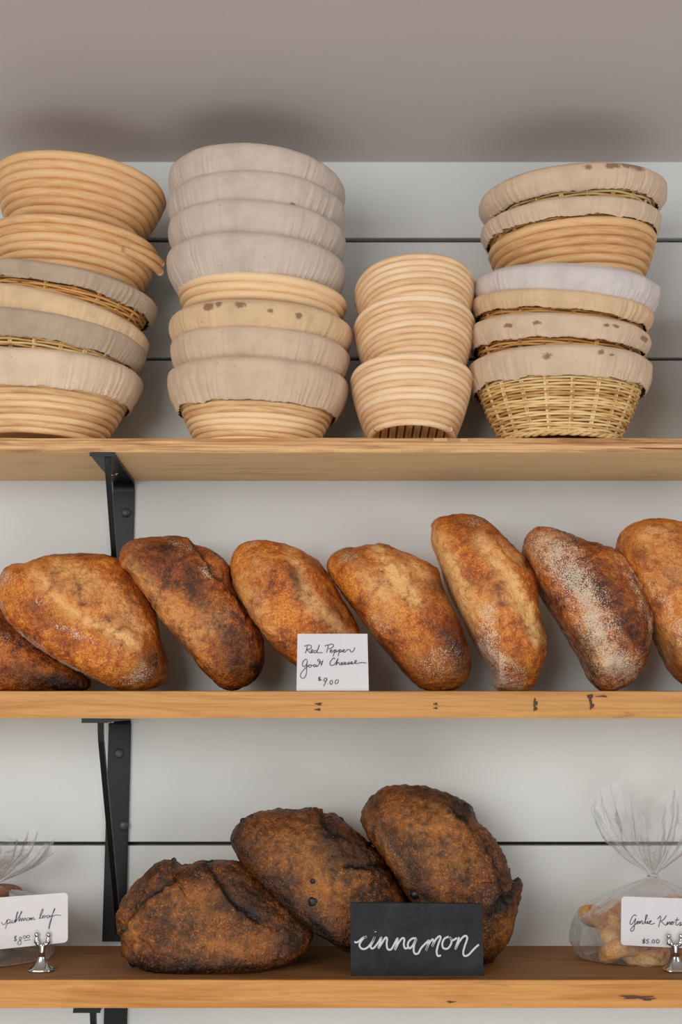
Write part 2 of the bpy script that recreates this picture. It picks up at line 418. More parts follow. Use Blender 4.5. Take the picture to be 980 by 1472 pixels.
# ------------------------------------------------------------------ baskets
def fprof(u): return np.sin(np.clip(u,0,1)*PI/2)**.9*.5+.5*u
def ell(th,a,b,n):
    c,s=np.cos(th),np.sin(th)
    return a*np.sign(c)*np.abs(c)**(2/n), b*np.sign(s)*np.abs(s)**(2/n)
def basket(label, cx, py, Yc, a, b, a0, b0, H, kind='coil', cloth=None, band=.045, hemtilt=0, hemph=0, ry=0, rx=0, n=2.1,
           ncoil=10, mat=None, group=None, bulge=.005, stains=(), skew=0, tail=False, base='disc', wrinkle=1.0, wicker_rows=None):
    """rim apex of the near side is at pixel (cx,py); rx>0 leans back, ry>0 drops the right side"""
    bo=b+(bulge if cloth else 0)
    q=P(cx,py,Yc-bo)
    ax=math.radians(rx); ay=math.radians(ry)
    # rim centre: near rim point local (0,-bo,H)
    # leaning back lifts the near side: rotation about +X by +ax lowers near side, so use -ax
    rot=(-ax,ay,0)
    from mathutils import Euler, Vector
    R=Euler(rot).to_matrix()
    v=R@Vector((0,-bo,H+(.004 if cloth else 0)))
    loc=Vector((q[0],q[1],q[2]))-v; 
    t=thing('proofing_basket',label,'basket',loc,rot,group)
    th=np.linspace(0,2*PI,120,endpoint=False)
    def AB(z):
        f=float(fprof(z/H)); return a0+(a-a0)*f, b0+(b-b0)*f
    if kind=='coil':
        m=MB()
        zz_=np.linspace(0,H,200); aa_=np.array([AB(q_)[0] for q_ in zz_]); al=np.concatenate([[0],np.cumsum(np.hypot(np.diff(zz_),np.diff(aa_)))])
        rt=al[-1]/ncoil/2*1.1
        for i in range(ncoil):
            z=float(np.interp(al[-1]*(i+.5)/ncoil,al,zz_)); A,B=AB(z)
            x,y=ell(th,A-rt,B-rt,n)
            wob=.0004*np.sin(th*2+i*.5)+.0002*np.sin(th*3+i*.9)
            zz=z+wob*.6+skew*(max(0,i-ncoil*.45)/ncoil)*np.cos(th-2.8)
            pth=np.stack([x*(1+wob*2),y*(1+wob*2),np.broadcast_to(zz,th.shape)],1)
            m.tube(pth,rt*(1+.03*math.sin(i*3.1)),8,closed=True,tint=random.random())
        obj('coiled_cane_wall',m.mesh(),mat or M['cane'],t)
        if tail:
            A,B=AB(H*.9); thh=np.linspace(-.75,-.02,14)
            for k in range(2):
                x,y=ell(thh,A-.002+.000,B-.002,n)
                pth=np.stack([x+np.linspace(-.006,.009,14),y-np.linspace(-.006,.004,14),np.linspace(H*(.82-.1*k),H*(.80-.13*k),14)],1)
                m2=MB(); m2.tube(pth,rt*.9,8); obj('loose_coil_end',m2.mesh(),mat or M['cane'],t)
        rwall=rt*2
    else:
        N=20; ths=np.linspace(0,2*PI,N*8,endpoint=False)
        rows=wicker_rows or int(H/.0036); m=MB(); rw=.0023; amp=.0016
        for i in range(rows):
            z=.004+(H-.006)*(i+.5)/rows; A,B=AB(z)
            off=amp*np.cos(N/2*ths+PI*(i%2)); off=np.sign(off)*np.abs(off/amp)**.7*amp
            x,y=ell(ths,A-.004+off,B-.004+off,n)
            zz=z+.0005*np.sin(ths*3+i)+.0004*rng.normal()
            m.tube(np.stack([x,y,np.broadcast_to(zz,ths.shape)],1),rw*(.9+.2*random.random()),6,closed=True,tint=random.random(),flat=.8)
        # braided foot
        for k in range(2):
            A,B=AB(.002); off=.0022*np.cos(N*ths+PI*k); x,y=ell(ths,A-.003+off,B-.003+off,n)
            m.tube(np.stack([x,y,.003+.0016*np.sin(N*ths+PI*k)],1),.0024,6,closed=True,tint=.6)
        obj('woven_wicker_wall',m.mesh(),mat or M['wicker'],t)
        m=MB()
        for k in range(N):
            tt=2*PI*k/N; us=np.linspace(0,1,8); path=[]
            for u in us:
                z=.002+u*(H-.004); A,B=AB(z); x,y=ell(np.array([tt]),A-.004,B-.004,n); path.append((x[0],y[0],z))
            m.tube(path,.0019,6,tint=random.random())
            path=[(p[0]+.003*math.cos(tt+PI/2),p[1]+.003*math.sin(tt+PI/2),p[2]) for p in path]; m.tube(path,.0017,6,tint=random.random())
        obj('upright_stakes',m.mesh(),mat or M['wicker'],t)
        rwall=.009
    # inside backing + bottom
    m=MB(); g=[]
    for u in np.linspace(.02,.98,8):
        z=H*u; A,B=AB(z); x,y=ell(th,A-rwall*.62,B-rwall*.62,n); g.append(np.stack([x,y,np.full_like(x,z)],1))
    m.grid(g,cv=True)
    A,B=AB(H*.03); 
    if base=='slats':
        obj('inner_wall',m.mesh(),M['inside'],t)
        m=MB(); k=int(2*(A-.006)/.0098)
        for i in range(k):
            x=-(A-.006)+(i+.5)*2*(A-.006)/k; yy=(B-.004)*(max(0,1-abs(x/(A-.001))**n))**(1/n)
            m.tube([(x,-yy,.004),(x,0,.004),(x,yy,.004)],.0047,8,tint=random.random())
        obj('slatted_base',m.mesh(),mat or M['cane'],t)
        m=MB(); x,y=ell(th,A-.004,B-.004,n); m.add(np.vstack([[(0,0,.0085)],np.stack([x,y,np.full_like(x,.0085)],1)]),[(0,i+1,(i+1)%120+1) for i in range(120)])
        obj('base_backing',m.mesh(),M['cane_orange'],t)
    else:
        x,y=ell(th,A-.003,B-.003,n); b_=m.n; m.add(np.vstack([[(0,0,.002)],np.stack([x,y,np.full_like(x,.002)],1)]),[(0,i+1,(i+1)%120+1) for i in range(120)])
        obj('inner_wall',m.mesh(),M['inside'] if kind=='wicker' else (mat or M['cane']),t)
    if cloth:
        K=560; tc=np.linspace(0,2*PI,K,endpoint=False); sd=random.random()*50
        circ=np.stack([np.cos(tc),np.sin(tc),np.zeros(K)],1)
        nz1=fbm(circ*3+sd,3); nz2=perlin(circ*22+sd*2); nz3=perlin(circ*45+sd)
        hem=H-band-hemtilt*np.cos(tc-hemph)+.003*nz1+.0012*nz2
        NS=18; g=[]; stn=[]
        ss=np.linspace(0,1,NS)
        for s in ss:
            z=hem+(H+.003-hem)*s
            f=np.array([float(fprof(min(1,zz/H))) for zz in z]); A=a0+(a-a0)*f; B=b0+(b-b0)*f
            o=.0030+bulge*math.sin(PI*min(1,s*1.02))**.6*(1 if s<1 else .6)
            if s>.85: o-=bulge*.6*((s-.85)/.15)**2
            cc=np.stack([np.cos(tc)*3,np.sin(tc)*3,np.full(K,s*1.5)],1)
            w=wrinkle*(.0022*fbm(cc+sd,3)+.0034*nz2*(1-s)**.8*(.3+1.2*abs(nz1)*2)+.0022*nz3*max(0,(1-s*1.6)))
            o=o+w
            if s<.08: o=o+.0012+.0012*np.abs(nz3)*2
            x,y=ell(tc,A+o,B+o,n); g.append(np.stack([x,y,z],1)); 
            sv=np.zeros(K)
            for (dx,s0,r) in stains:
                xx=np.where(y<0,x,9); sv=np.maximum(sv,np.exp(-(((xx-dx)/(r*1.7))**2+((s-s0)/(r/.045*1.3))**2)))
            stn.append(sv)
        inn=max(rwall*.9,.006)
        for (dz,io) in [(.0045,.3),(.0035,.8),(0,1),(-.012,1),(-.03,1),(-H*.6,1.05),(-H*.86,1.1)]:
            z=H+dz; f=float(fprof(min(1,max(0,z)/H))); A=a0+(a-a0)*f-inn*io; B=b0+(b-b0)*f-inn*io
            x,y=ell(tc,A+.0006*nz2,B+.0006*nz2,n); g.append(np.stack([x,y,np.full(K,z)],1)); stn.append(np.zeros(K))
        g.append(g[-1]*np.array([.02,.02,1])); stn.append(np.zeros(K))
        m=MB(); m.grid(g,cv=True); me=m.mesh()
        at=me.attributes.new('stain','FLOAT','POINT'); at.data.foreach_set('value',np.concatenate(stn).astype(np.float32))
        obj('cloth_liner',me,CL[cloth],t)
    return t
G2='cloth-lined baskets in the second stack'
# stack 1 (left, cut by the frame)
S=dict(a0=.077,b0=.070,b=.108,group='proofing baskets in the far left stack')
basket('cane coil basket with pink-beige cloth rim, bottom of the far left stack',42,498,1.585,a=.122,H=.099,ncoil=12,cloth='cream',band=.044,ry=3,mat=M['cane'],**S)
basket('wicker basket with rough grey linen cover, second from bottom of far left stack',50,443,1.58,a=.122,H=.08,kind='wicker',cloth='grey',band=.032,ry=8,rx=0,mat=M['wicker'],**S)
basket('wicker basket with beige gathered cover, sagging to the right in far left stack',58,413,1.58,a=.124,H=.08,kind='wicker',cloth='tan',band=.036,ry=13,rx=2,hemtilt=.004,mat=M['wicker_amber'],**S)
basket('amber wicker basket with narrow grey cover, under the bare coils of far left stack',66,374,1.58,a=.124,H=.08,kind='wicker',cloth='grey',band=.021,ry=9,mat=M['wicker_amber'],**S)
basket('bare cane coil basket with a loose coil end, second from top of far left stack',82,306,1.58,a=.120,H=.094,ncoil=9,ry=5,rx=1,mat=M['cane_orange'],tail=True,**S)
basket('bare amber cane coil basket topping the far left stack',92,214,1.585,a=.123,H=.098,ncoil=9,ry=5,rx=3,mat=M['cane_orange'],**S)
# stack 2
S=dict(a0=.077,b0=.070,b=.108,a=.120,group='proofing baskets in the tall second stack')
basket('cane coil basket with wide beige linen cover, bottom of the second stack',363,511,1.585,H=.099,ncoil=13,cloth='greige',band=.050,ry=2,mat=M['cane'],**S)
basket('beige linen covered basket, second from bottom of the second stack',366,466,1.585,H=.085,cloth='greige',band=.046,ry=3,**S)
basket('cream covered basket with brown stains on its folded rim, below bare coils',367,427,1.585,H=.085,cloth='tan',band=.042,ry=2.5,bulge=.008,hemtilt=.006,hemph=3.3,stains=[(-.062,.8,.006),(-.048,.85,.004),(-.020,.8,.005),(.020,.65,.0035),(.057,.6,.0035)],**S)
basket('bare cane coil basket sandwiched in the middle of the second stack',370,388,1.585,H=.085,ncoil=8,ry=2.5,skew=.008,mat=M['cane'],**S)
basket('wide mauve linen covered basket resting on bare coils of the second stack',361,330,1.58,H=.085,cloth='mauve',band=.053,ry=3,rx=1,bulge=.006,**S)
basket('mauve linen covered basket, third from top of the second stack',362,283,1.58,H=.085,cloth='mauve',band=.05,ry=3,rx=2,**S)
basket('mauve linen covered basket with a dark scuff, second from top of second stack',362,241,1.58,H=.085,cloth='mauve',band=.05,ry=2.5,rx=4,stains=[(.05,.12,.0035),(.055,.25,.003)],**S)
basket('mauve linen covered basket topping the tall second stack',363,202,1.58,H=.085,cloth='mauve',band=.05,ry=4,rx=6,**S)
# stack 3
S=dict(a=.0855,b=.092,a0=.058,b0=.064,n=2.25,base='slats',ncoil=11,mat=M['cane_pale'],group='small pale baskets in the short third stack')
basket('small pale cane basket with slatted base visible, bottom of the short third stack',597,506,1.585,H=.090,rx=9,ry=1,**S)
basket('small pale cane basket in the middle of the short third stack',600,421,1.588,H=.090,rx=13,ry=-1,**S)
basket('small pale cane basket topping the short third stack',600,362,1.590,H=.090,rx=16,ry=-2,**S)
# stack 4
S=dict(a0=.080,b0=.070,b=.106,group='proofing baskets in the right stack')
basket('tall wicker basket with stained beige cover, bottom of the right stack',825,493,1.585,a=.121,H=.108,kind='wicker',cloth='beige',band=.036,ry=1,stains=[(-.035,.6,.005),(.035,.75,.004),(.05,.7,.003)],mat=M['wicker'],**S)
basket('wicker basket with spotted cream cover, second from bottom of the right stack',824,449,1.585,a=.120,H=.085,kind='wicker',cloth='beige',band=.027,ry=4.5,rx=-3,hemtilt=-.003,stains=[(-.08,.5,.004),(-.045,.5,.004),(.045,.6,.0035),(.058,.65,.0035),(.105,.5,.006)],mat=M['wicker_amber'],**S)
basket('wicker basket with narrow tan cover, under the lilac cover of right stack',828,415,1.585,a=.120,H=.085,kind='wicker',cloth='tan',band=.022,ry=5.5,rx=-6,mat=M['wicker_amber'],**S)
basket('basket with pale lilac-grey puffy cover in the middle of the right stack',836,376,1.58,a=.122,H=.085,kind='wicker',cloth='lilac',band=.040,ry=4,rx=-4,bulge=.008,mat=M['wicker_amber'],**S)
basket('bare cane coil basket sandwiched in the right stack',843,309,1.58,a=.118,H=.085,ncoil=8,ry=-3,rx=0,mat=M['cane_orange'],**S)
basket('wicker basket with beige cover, second from top of the right stack',842,279,1.58,a=.119,H=.08,kind='wicker',cloth='beige',band=.022,ry=-2,rx=-2,mat=M['wicker'],**S)
basket('wicker basket with red-stained wide beige cover topping the right stack',845,229,1.58,a=.123,H=.085,kind='wicker',cloth='beige',band=.032,ry=-3,rx=-1,bulge=.008,stains=[(.0,.75,.005),(.028,.75,.006),(.038,.8,.006),(.052,.85,.006),(.07,.8,.008)],mat=M['wicker'],**S)
# stack 5, just beyond the right edge of the frame (its shadow falls on the wall)
S=dict(a0=.077,b0=.070,b=.108,a=.120,group='proofing baskets beyond the right edge')
for i,(py,r) in enumerate([(498,0),(430,2),(372,-2)]):
    basket(['coil basket at the foot of the stack beyond the right edge','coil basket in the middle of the stack beyond the right edge','coil basket topping the stack beyond the right edge'][i],1158+4*i,py,1.585,H=.099,ncoil=10,ry=r,**S)

# ------------------------------------------------------------------ loaves
def loaf(label, outline, Yc, df, db, zs, basedir=None, mat='crust', cuts=(), flour=(), char=(), pale=(), floor_=None, group=None,
         big=.0013, rough=.0012, raisins=(), flourline=(), ears=(), cen=None, boxy=2.3, name='bread_loaf'):
    o=spline(outline,10,closed=True)
    seg=np.linalg.norm(np.roll(o,-1,0)-o,axis=1); s=np.concatenate([[0],np.cumsum(seg)]); tot=s[-1]
    oo=np.vstack([o,o[:1]]); N=300; tt=np.linspace(0,tot,N,endpoint=False)
    O=np.stack([np.interp(tt,s,oo[:,0]),np.interp(tt,s,oo[:,1])],1)
    c=np.array(cen) if cen else O.mean(0)
    T=120; ph=np.linspace(.012,PI-.012,T)
    d=O-c; dn=d/np.linalg.norm(d,axis=1)[:,None]
    if basedir is None: w=np.zeros(N)
    else:
        bd=np.array(basedir,float); bd/=np.linalg.norm(bd); w=np.clip((dn@bd-.25)/.6,0,1)
    nn=boxy+2.2*w
    sn=np.sin(ph)[:,None]; cs=np.cos(ph)[:,None]
    rho=sn**(2/nn[None,:]); dep=np.sign(cs)*np.abs(cs)**(2/nn[None,:])
    # blend to plain ellipsoid at the pole
    px=c[0]+rho*d[None,:,0]; py=c[1]+rho*d[None,:,1]
    # pole depth must agree: near the pole all n give ~1
    Y=Yc-np.where(dep>0,dep*df,dep*db)
    # outline mapped on the mid plane
    u=(px-CX)/F; v=(CY-py)/F; k=Yc/(cp-v*sp); X=u*k; Z=(sp+v*cp)*k
    V=np.stack([X,Y,Z],-1)
    # normals
    du=np.roll(V,-1,1)-np.roll(V,1,1); dv=np.gradient(V,axis=0); nrm=np.cross(du,dv)
    nrm/=np.linalg.norm(nrm,axis=-1)[...,None]+1e-12
    ctr=V.mean((0,1)); 
    if ((V-ctr)*nrm).sum()<0: nrm=-nrm
    sd=random.random()*100
    disp=big*1.6*fbm(V*28+sd,3)+rough*1.5*fbm(V*110+sd,3)
    pix=np.stack([px,py],-1); front=(dep>-.25)
    fl=np.zeros(px.shape); chh=np.zeros(px.shape); pl=np.zeros(px.shape)
    wig=np.stack([fbm(V*60+sd+9,3),fbm(V*60+sd+33,3)],-1)*7
    def pdist(line):
        L=spline(line,8); q=pix+wig
        best=np.full(px.shape,1e9); sign=np.zeros(px.shape)
        for a,b in zip(L[:-1],L[1:]):
            ab=b-a; tpar=np.clip(((q-a)@ab)/(ab@ab+1e-9),0,1); dd=q-(a+tpar[...,None]*ab); r=np.hypot(dd[...,0],dd[...,1])
            cr=ab[0]*(q[...,1]-a[1])-ab[1]*(q[...,0]-a[0]); m_=r<best
            best=np.where(m_,r,best); sign=np.where(m_,np.sign(cr),sign)
        return best,sign
    for (line,wd,g,ps) in cuts:
        r,_=pdist(line); e=np.exp(-(r/wd)**2)*front
        disp-=g*e; disp+=g*.5*np.exp(-((r-2*wd)/wd)**2)*front; pl+=ps*np.exp(-(r/(wd*1.5))**2)*front
    for (line,wd,h) in ears:   # torn raised ridge: steep on one side
        r,sg=pdist(line); sdst=r*sg
        e=np.where(sdst>0,np.exp(-(sdst/(wd*2.6))**2),np.exp(-(sdst/(wd*.35))**2))*front
        jag=.55+.9*np.abs(fbm(V*170+sd,3))
        disp+=h*e*jag; chh+=.75*np.exp(-((sdst+wd*.6)/(wd*.55))**2)*front
        disp-=h*.7*np.exp(-((sdst+wd*.9)/(wd*.6))**2)*front
    nz=fbm(V*45+sd,4); 
    for lst,arr in ((flour,fl),(char,chh),(pale,pl)):
        for (bx,by,r1,r2,ang,stn) in lst:
            a=math.radians(ang); dx=pix[...,0]+wig[...,0]-bx; dy=pix[...,1]+wig[...,1]-by
            uu=(dx*math.cos(a)+dy*math.sin(a))/r1; vv=(-dx*math.sin(a)+dy*math.cos(a))/r2
            arr+=stn*np.exp(-(uu*uu+vv*vv))*(1+.8*nz)
    for (line,wd,stn) in flourline:
        r,_=pdist(line); fl+=stn*np.exp(-(r/wd)**2)
    # base face (behind the silhouette on the base side) is floury and darker
    fl+=.25*w[None,:]*(1-np.clip(dep*4,0,1)); 
    V=V+nrm*disp[...,None]
    fz=floor_
    if fz is not None:
        V[...,2]=np.maximum(V[...,2],fz)
    V[...,1]=np.minimum(V[...,1],YW-.004)
    org=np.array([ctr[0],ctr[1],V[...,2].min()])
    m=MB(); m.grid(V-org,cv=True)
    n0=m.n; 
    m.add([V[0].mean(0)-org,V[-1].mean(0)-org],[])
    m.f+=[(n0,(i+1)%N,i) for i in range(N)]; m.f+=[(n0+1,(T-1)*N+i,(T-1)*N+(i+1)%N) for i in range(N)]
    me=m.mesh()
    col=np.stack([fl,chh,pl,np.ones_like(fl)],-1).reshape(-1,4); col=np.vstack([col,col[:1],col[-1:]])
    at=me.attributes.new('crust','FLOAT_COLOR','POINT'); at.data.foreach_set('color',np.clip(col,0,2).astype(np.float32).ravel())
    import bmesh
    bm=bmesh.new(); bm.from_mesh(me); bmesh.ops.recalc_face_normals(bm,faces=bm.faces); bm.to_mesh(me); bm.free()
    o=obj(name,me,M[mat],None,tuple(org)); tag(o,label,'bread',group or ('cinnamon loaves on the lowest shelf' if mat=='crust_cin' else 'golden loaves on the middle shelf'))
    for (rx_,ry_,rr) in raisins:
        # nearest front vertex
        dd=np.hypot(px-rx_,py-ry_)+np.where(dep>-.05,0,1e4); i=np.unravel_index(dd.argmin(),dd.shape); q=V[i]-org
        mm=MB(); k=12; g=[]
        for a in np.linspace(.05,PI-.05,9):
            g.append([(rr/1080*1.1*math.sin(a)*math.cos(b_),rr/1080*.8*math.sin(a)*math.sin(b_),rr/1080*math.cos(a)) for b_ in np.arange(k)*2*PI/k])
        g=np.array(g); g+=.25*rr/1080*np.stack([perlin(g*900+i_*9+rx_) for i_ in range(3)],-1)
        mm.grid(g*.8,cv=True); obj('raisin',mm.mesh(),M['raisin'],o,tuple(q-nrm[i]*rr/1080*.35))
    return o
FM=Z2+.0003
GM=None
Ym=1.585
loaf('golden loaf lying low at the far left, half hidden behind its leaning neighbour',
 [(-90,905),(-50,880),(0,872),(30,895),(75,938),(110,962),(130,980),(120,992),(60,994),(0,994),(-70,992),(-105,960)],1.60,.05,.05,0,
 basedir=(0,1),mat='crust_dark',floor_=FM,char=[(60,975,60,18,10,.6),(20,905,30,12,40,.4),(100,985,30,14,0,1.0)],flour=[(30,925,20,12,30,.25)],big=.002)
loaf('broad golden loaf leaning left with floured edge, beside the left bracket',
 [(1,842),(6,822),(20,811),(38,810),(60,801),(95,797),(128,796),(152,797),(172,806),(190,824),(208,846),(222,880),(232,925),(241,955),(236,978),(218,991),(180,993),(158,987),(110,962),(65,935),(28,905),(8,878)],Ym,.062,.06,0,
 basedir=(-.62,.78),floor_=FM,boxy=2.2,
 cuts=[([(60,830),(95,865),(130,893),(165,908),(200,928)],6,.0022,.7),([(90,815),(130,830),(170,860),(205,905)],8,.0018,.5)],
 flour=[(20,835,14,12,0,.5),(103,906,12,5,30,.55),(130,918,22,5,30,.5),(200,975,22,10,-20,.55),(212,962,9,9,0,.4),(75,872,18,8,30,.25)],
 char=[(225,960,22,35,20,.8),(95,895,25,12,30,.35),(130,800,60,5,0,.6),(60,880,22,12,40,.35),(10,815,10,14,0,.6),(200,850,12,30,-25,.45)],
 pale=[(120,850,50,22,35,.35),(185,925,45,20,60,.25)],
 flourline=[([(4,865),(20,898),(60,930),(110,962),(160,988)],5,.9)])
loaf('long dark-topped golden loaf leaning left in front of bracket, third from left',
 [(174,800),(180,784),(198,774),(230,772),(262,773),(285,783),(312,797),(330,815),(333,840),(345,862),(362,885),(376,915),(379,950),(372,972),(350,988),(325,992),(303,975),(272,937),(242,900),(212,858),(190,828),(176,815)],Ym,.058,.055,0,
 basedir=(-.8,.6),mat='crust_dark',floor_=FM,
 ears=[([(275,782),(295,812),(315,838),(335,862),(352,890)],6,.003)],
 char=[(240,800,45,28,25,.75),(285,840,35,22,50,.5),(345,955,30,40,-20,.5),(338,940,16,30,-20,.4),(320,790,14,8,30,1.2),(370,960,12,22,0,.8)],
 flour=[(258,785,30,5,25,.45),(305,830,14,8,50,.5),(196,786,16,10,0,.25),(330,890,20,18,0,.15)],
 pale=[(205,830,14,35,-35,.5),(295,905,35,40,-30,.35),(250,880,20,40,-35,.35)])
loaf('golden loaf leaning left behind the handwritten red pepper card',
 [(331,812),(337,793),(352,781),(380,778),(402,781),(428,790),(455,805),(472,828),(485,850),(502,878),(516,905),(524,940),(520,975),(500,993),(470,993),(445,975),(424,955),(400,937),(372,903),(350,868),(336,840)],Ym,.06,.055,0,
 basedir=(-.75,.66),floor_=FM,
 cuts=[([(418,795),(438,845),(465,885),(495,915)],6,.0022,.6)],
 char=[(425,835,10,22,-35,.7),(480,870,20,30,-30,.5),(400,860,6,4,0,.8),(455,815,24,8,30,.5),(375,850,20,15,0,.25)],
 flour=[(364,787,10,6,0,.45),(378,862,14,14,0,.2)],
 pale=[(360,870,18,45,-38,.6),(445,870,12,30,-35,.5),(375,815,22,20,0,.25)])
loaf('golden loaf with pale central split leaning left, beside the white price card',
 [(470,818),(475,801),(492,790),(520,786),(545,783),(568,789),(600,803),(628,818),(634,842),(648,872),(662,903),(673,935),(675,962),(664,985),(640,993),(615,992),(598,984),(572,955),(543,920),(512,880),(486,845)],Ym,.06,.055,0,
 basedir=(-.75,.66),floor_=FM,
 cuts=[([(540,790),(558,825),(578,855),(592,870)],7,.0022,.9),([(575,800),(600,830),(625,850)],6,.0014,.35)],
 char=[(655,940,28,60,-20,.85),(500,800,22,16,0,.45),(625,845,22,22,0,.6),(600,960,40,24,40,.45),(560,787,30,4,20,.6),(560,900,30,10,45,.25)],
 flour=[(500,803,14,10,0,.35),(540,900,14,18,-35,.45),(645,865,8,20,-20,.35),(635,945,30,30,0,.22),(620,960,26,20,0,.25)],
 pale=[(540,855,14,50,-35,.55),(570,840,26,26,0,.5),(600,825,18,16,0,.35)])
loaf('tall upright golden loaf with floured lower left end, middle of the row',
 [(620,762),(622,750),(638,742),(670,740),(690,745),(705,754),(728,778),(752,802),(768,830),(772,855),(774,885),(783,930),(784,945),(776,962),(768,982),(755,993),(735,993),(713,990),(710,968),(692,940),(672,900),(650,855),(632,810),(622,782)],Ym,.062,.056,0,
 basedir=(-.9,.4),floor_=FM,
 cuts=[([(683,785),(705,815),(728,850),(748,890),(762,918)],7,.0026,1.0),([(712,785),(735,810),(755,818)],5,.0018,.4),([(730,840),(752,880),(770,920)],5,.0014,.4)],
 char=[(665,765,24,16,30,.5),(720,770,50,10,48,.5),(750,815,18,8,20,.7),(735,940,16,12,0,.4),(770,900,8,50,0,.4),(740,965,20,16,30,.35),(690,750,30,8,15,.4)],
 flour=[(678,755,18,10,20,.35),(700,930,12,34,-25,.95),(725,978,26,18,30,1.0),(693,890,10,14,-20,.6),(698,875,20,14,0,.25)],
 pale=[(628,800,14,40,-14,.8),(650,850,15,50,-25,.9),(665,880,14,26,-25,.7),(700,870,30,30,0,.25)],
 flourline=[([(712,985),(700,955),(690,935)],8,.5)])
loaf('heavily floured loaf with smooth brown right side, second from right end',
 [(752,790),(756,770),(768,759),(785,759),(812,767),(838,777),(862,783),(885,793),(905,812),(922,838),(934,868),(937,895),(933,925),(926,955),(918,968),(908,980),(885,992),(866,992),(850,978),(838,950),(822,920),(800,885),(775,845),(758,812)],Ym,.06,.056,0,
 basedir=(-.85,.5),floor_=FM,mat='crust_dark',
 cuts=[([(880,800),(905,835),(922,880),(925,930)],4,.0012,.2),([(865,800),(892,840),(908,885)],3,.0008,.1)],
 flour=[(770,785,18,16,0,.6),(795,800,26,30,-30,.72),(820,850,26,60,-32,.80),(850,915,20,50,-28,.85),(870,960,34,22,0,.72),(895,965,22,20,0,.5),(895,840,6,60,-28,.4),(930,900,6,50,0,.45),(905,830,5,45,-30,.4),(830,770,30,8,15,.5)],
 char=[(865,850,26,60,-32,.35),(900,925,22,36,-15,.4),(825,775,30,8,20,.6),(775,850,5,60,-32,.3),(880,890,20,25,0,.3)],
 pale=[(845,940,14,60,-30,.35),(768,800,12,26,-20,.3)])
loaf('pale golden loaf cut off by the right edge of the photo',
 [(886,785),(890,768),(905,755),(930,746),(965,748),(1000,758),(1035,785),(1060,830),(1078,890),(1082,945),(1070,985),(1040,993),(1010,992),(990,985),(972,970),(950,925),(925,875),(902,825),(888,800)],Ym,.06,.056,0,
 basedir=(-.8,.55),floor_=FM,
 char=[(905,800,10,22,-40,.4),(960,770,6,5,0,.5)],
 flour=[(930,770,24,12,-10,.3),(930,860,8,40,-32,.35),(965,920,10,40,-25,.5)],
 pale=[(930,775,40,22,0,.4),(950,840,40,40,0,.3),(955,930,14,40,-25,.4)])

FC=Z3+.0003
# outlines for the low shelf
loaf('round dark cinnamon raisin loaf sitting flat, left of the leaning pair',
 [(168,1335),(170,1310),(182,1285),(200,1262),(222,1245),(240,1236),(258,1246),(285,1240),(318,1238),(345,1240),(372,1262),(400,1288),(428,1312),(447,1335),(448,1352),(438,1368),(415,1382),(380,1390),(330,1395),(270,1397),(225,1393),(200,1382),(182,1370)],1.575,.060,.075,0,
 basedir=(0,1),floor_=FC,mat='crust_cin',big=.0018,rough=.0018,
 ears=[([(182,1345),(200,1312),(240,1275),(290,1247)],7,.005),([(300,1245),(325,1275),(345,1300),(370,1315)],8,.005),([(200,1300),(225,1262),(245,1238)],5,.005)],
 char=[(230,1390,60,10,0,.9),(340,1378,90,12,0,.7),(355,1280,30,22,40,.8),(420,1340,30,30,0,.7),(320,1290,16,10,0,.7),(245,1325,20,20,0,.35),(250,1370,60,12,0,.4),(215,1265,20,25,0,.4)],
 flour=[(300,1280,40,14,0,.12),(270,1365,70,10,0,.12)],
 pale=[(290,1290,60,26,0,.3),(200,1330,14,34,0,.35),(330,1345,80,16,0,.3)],
 raisins=[(182,1369,8),(197,1377,9),(180,1330,5),(298,1243,5)])
loaf('dark cinnamon raisin loaf leaning on the round one, its raisin showing, behind chalkboard',
 [(334,1208),(340,1188),(352,1175),(378,1166),(420,1163),(452,1165),(478,1170),(492,1180),(508,1192),(532,1212),(556,1242),(578,1278),(600,1312),(606,1345),(590,1368),(560,1380),(525,1372),(495,1360),(460,1338),(420,1308),(385,1275),(350,1240)],1.605,.070,.055,0,
 basedir=(-.7,.7),mat='crust_cin',big=.0018,rough=.0018,floor_=FC,
 ears=[([(455,1165),(470,1190),(500,1205),(540,1225)],7,.006),([(500,1240),(540,1245),(575,1255)],7,.004)],
 char=[(400,1270,22,70,-48,.75),(350,1215,14,30,-30,.5),(475,1195,22,25,0,.9),(510,1225,30,16,10,.7),(470,1335,50,14,38,.8),(520,1350,50,20,20,.8)],
 flour=[(430,1225,40,18,20,.12),(400,1295,40,8,42,.22)],
 pale=[(440,1215,60,30,10,.35),(470,1270,40,30,20,.3)],
 raisins=[(452,1284,9),(348,1178,6),(490,1178,6),(474,1172,5),(452,1255,5),(362,1172,4)])
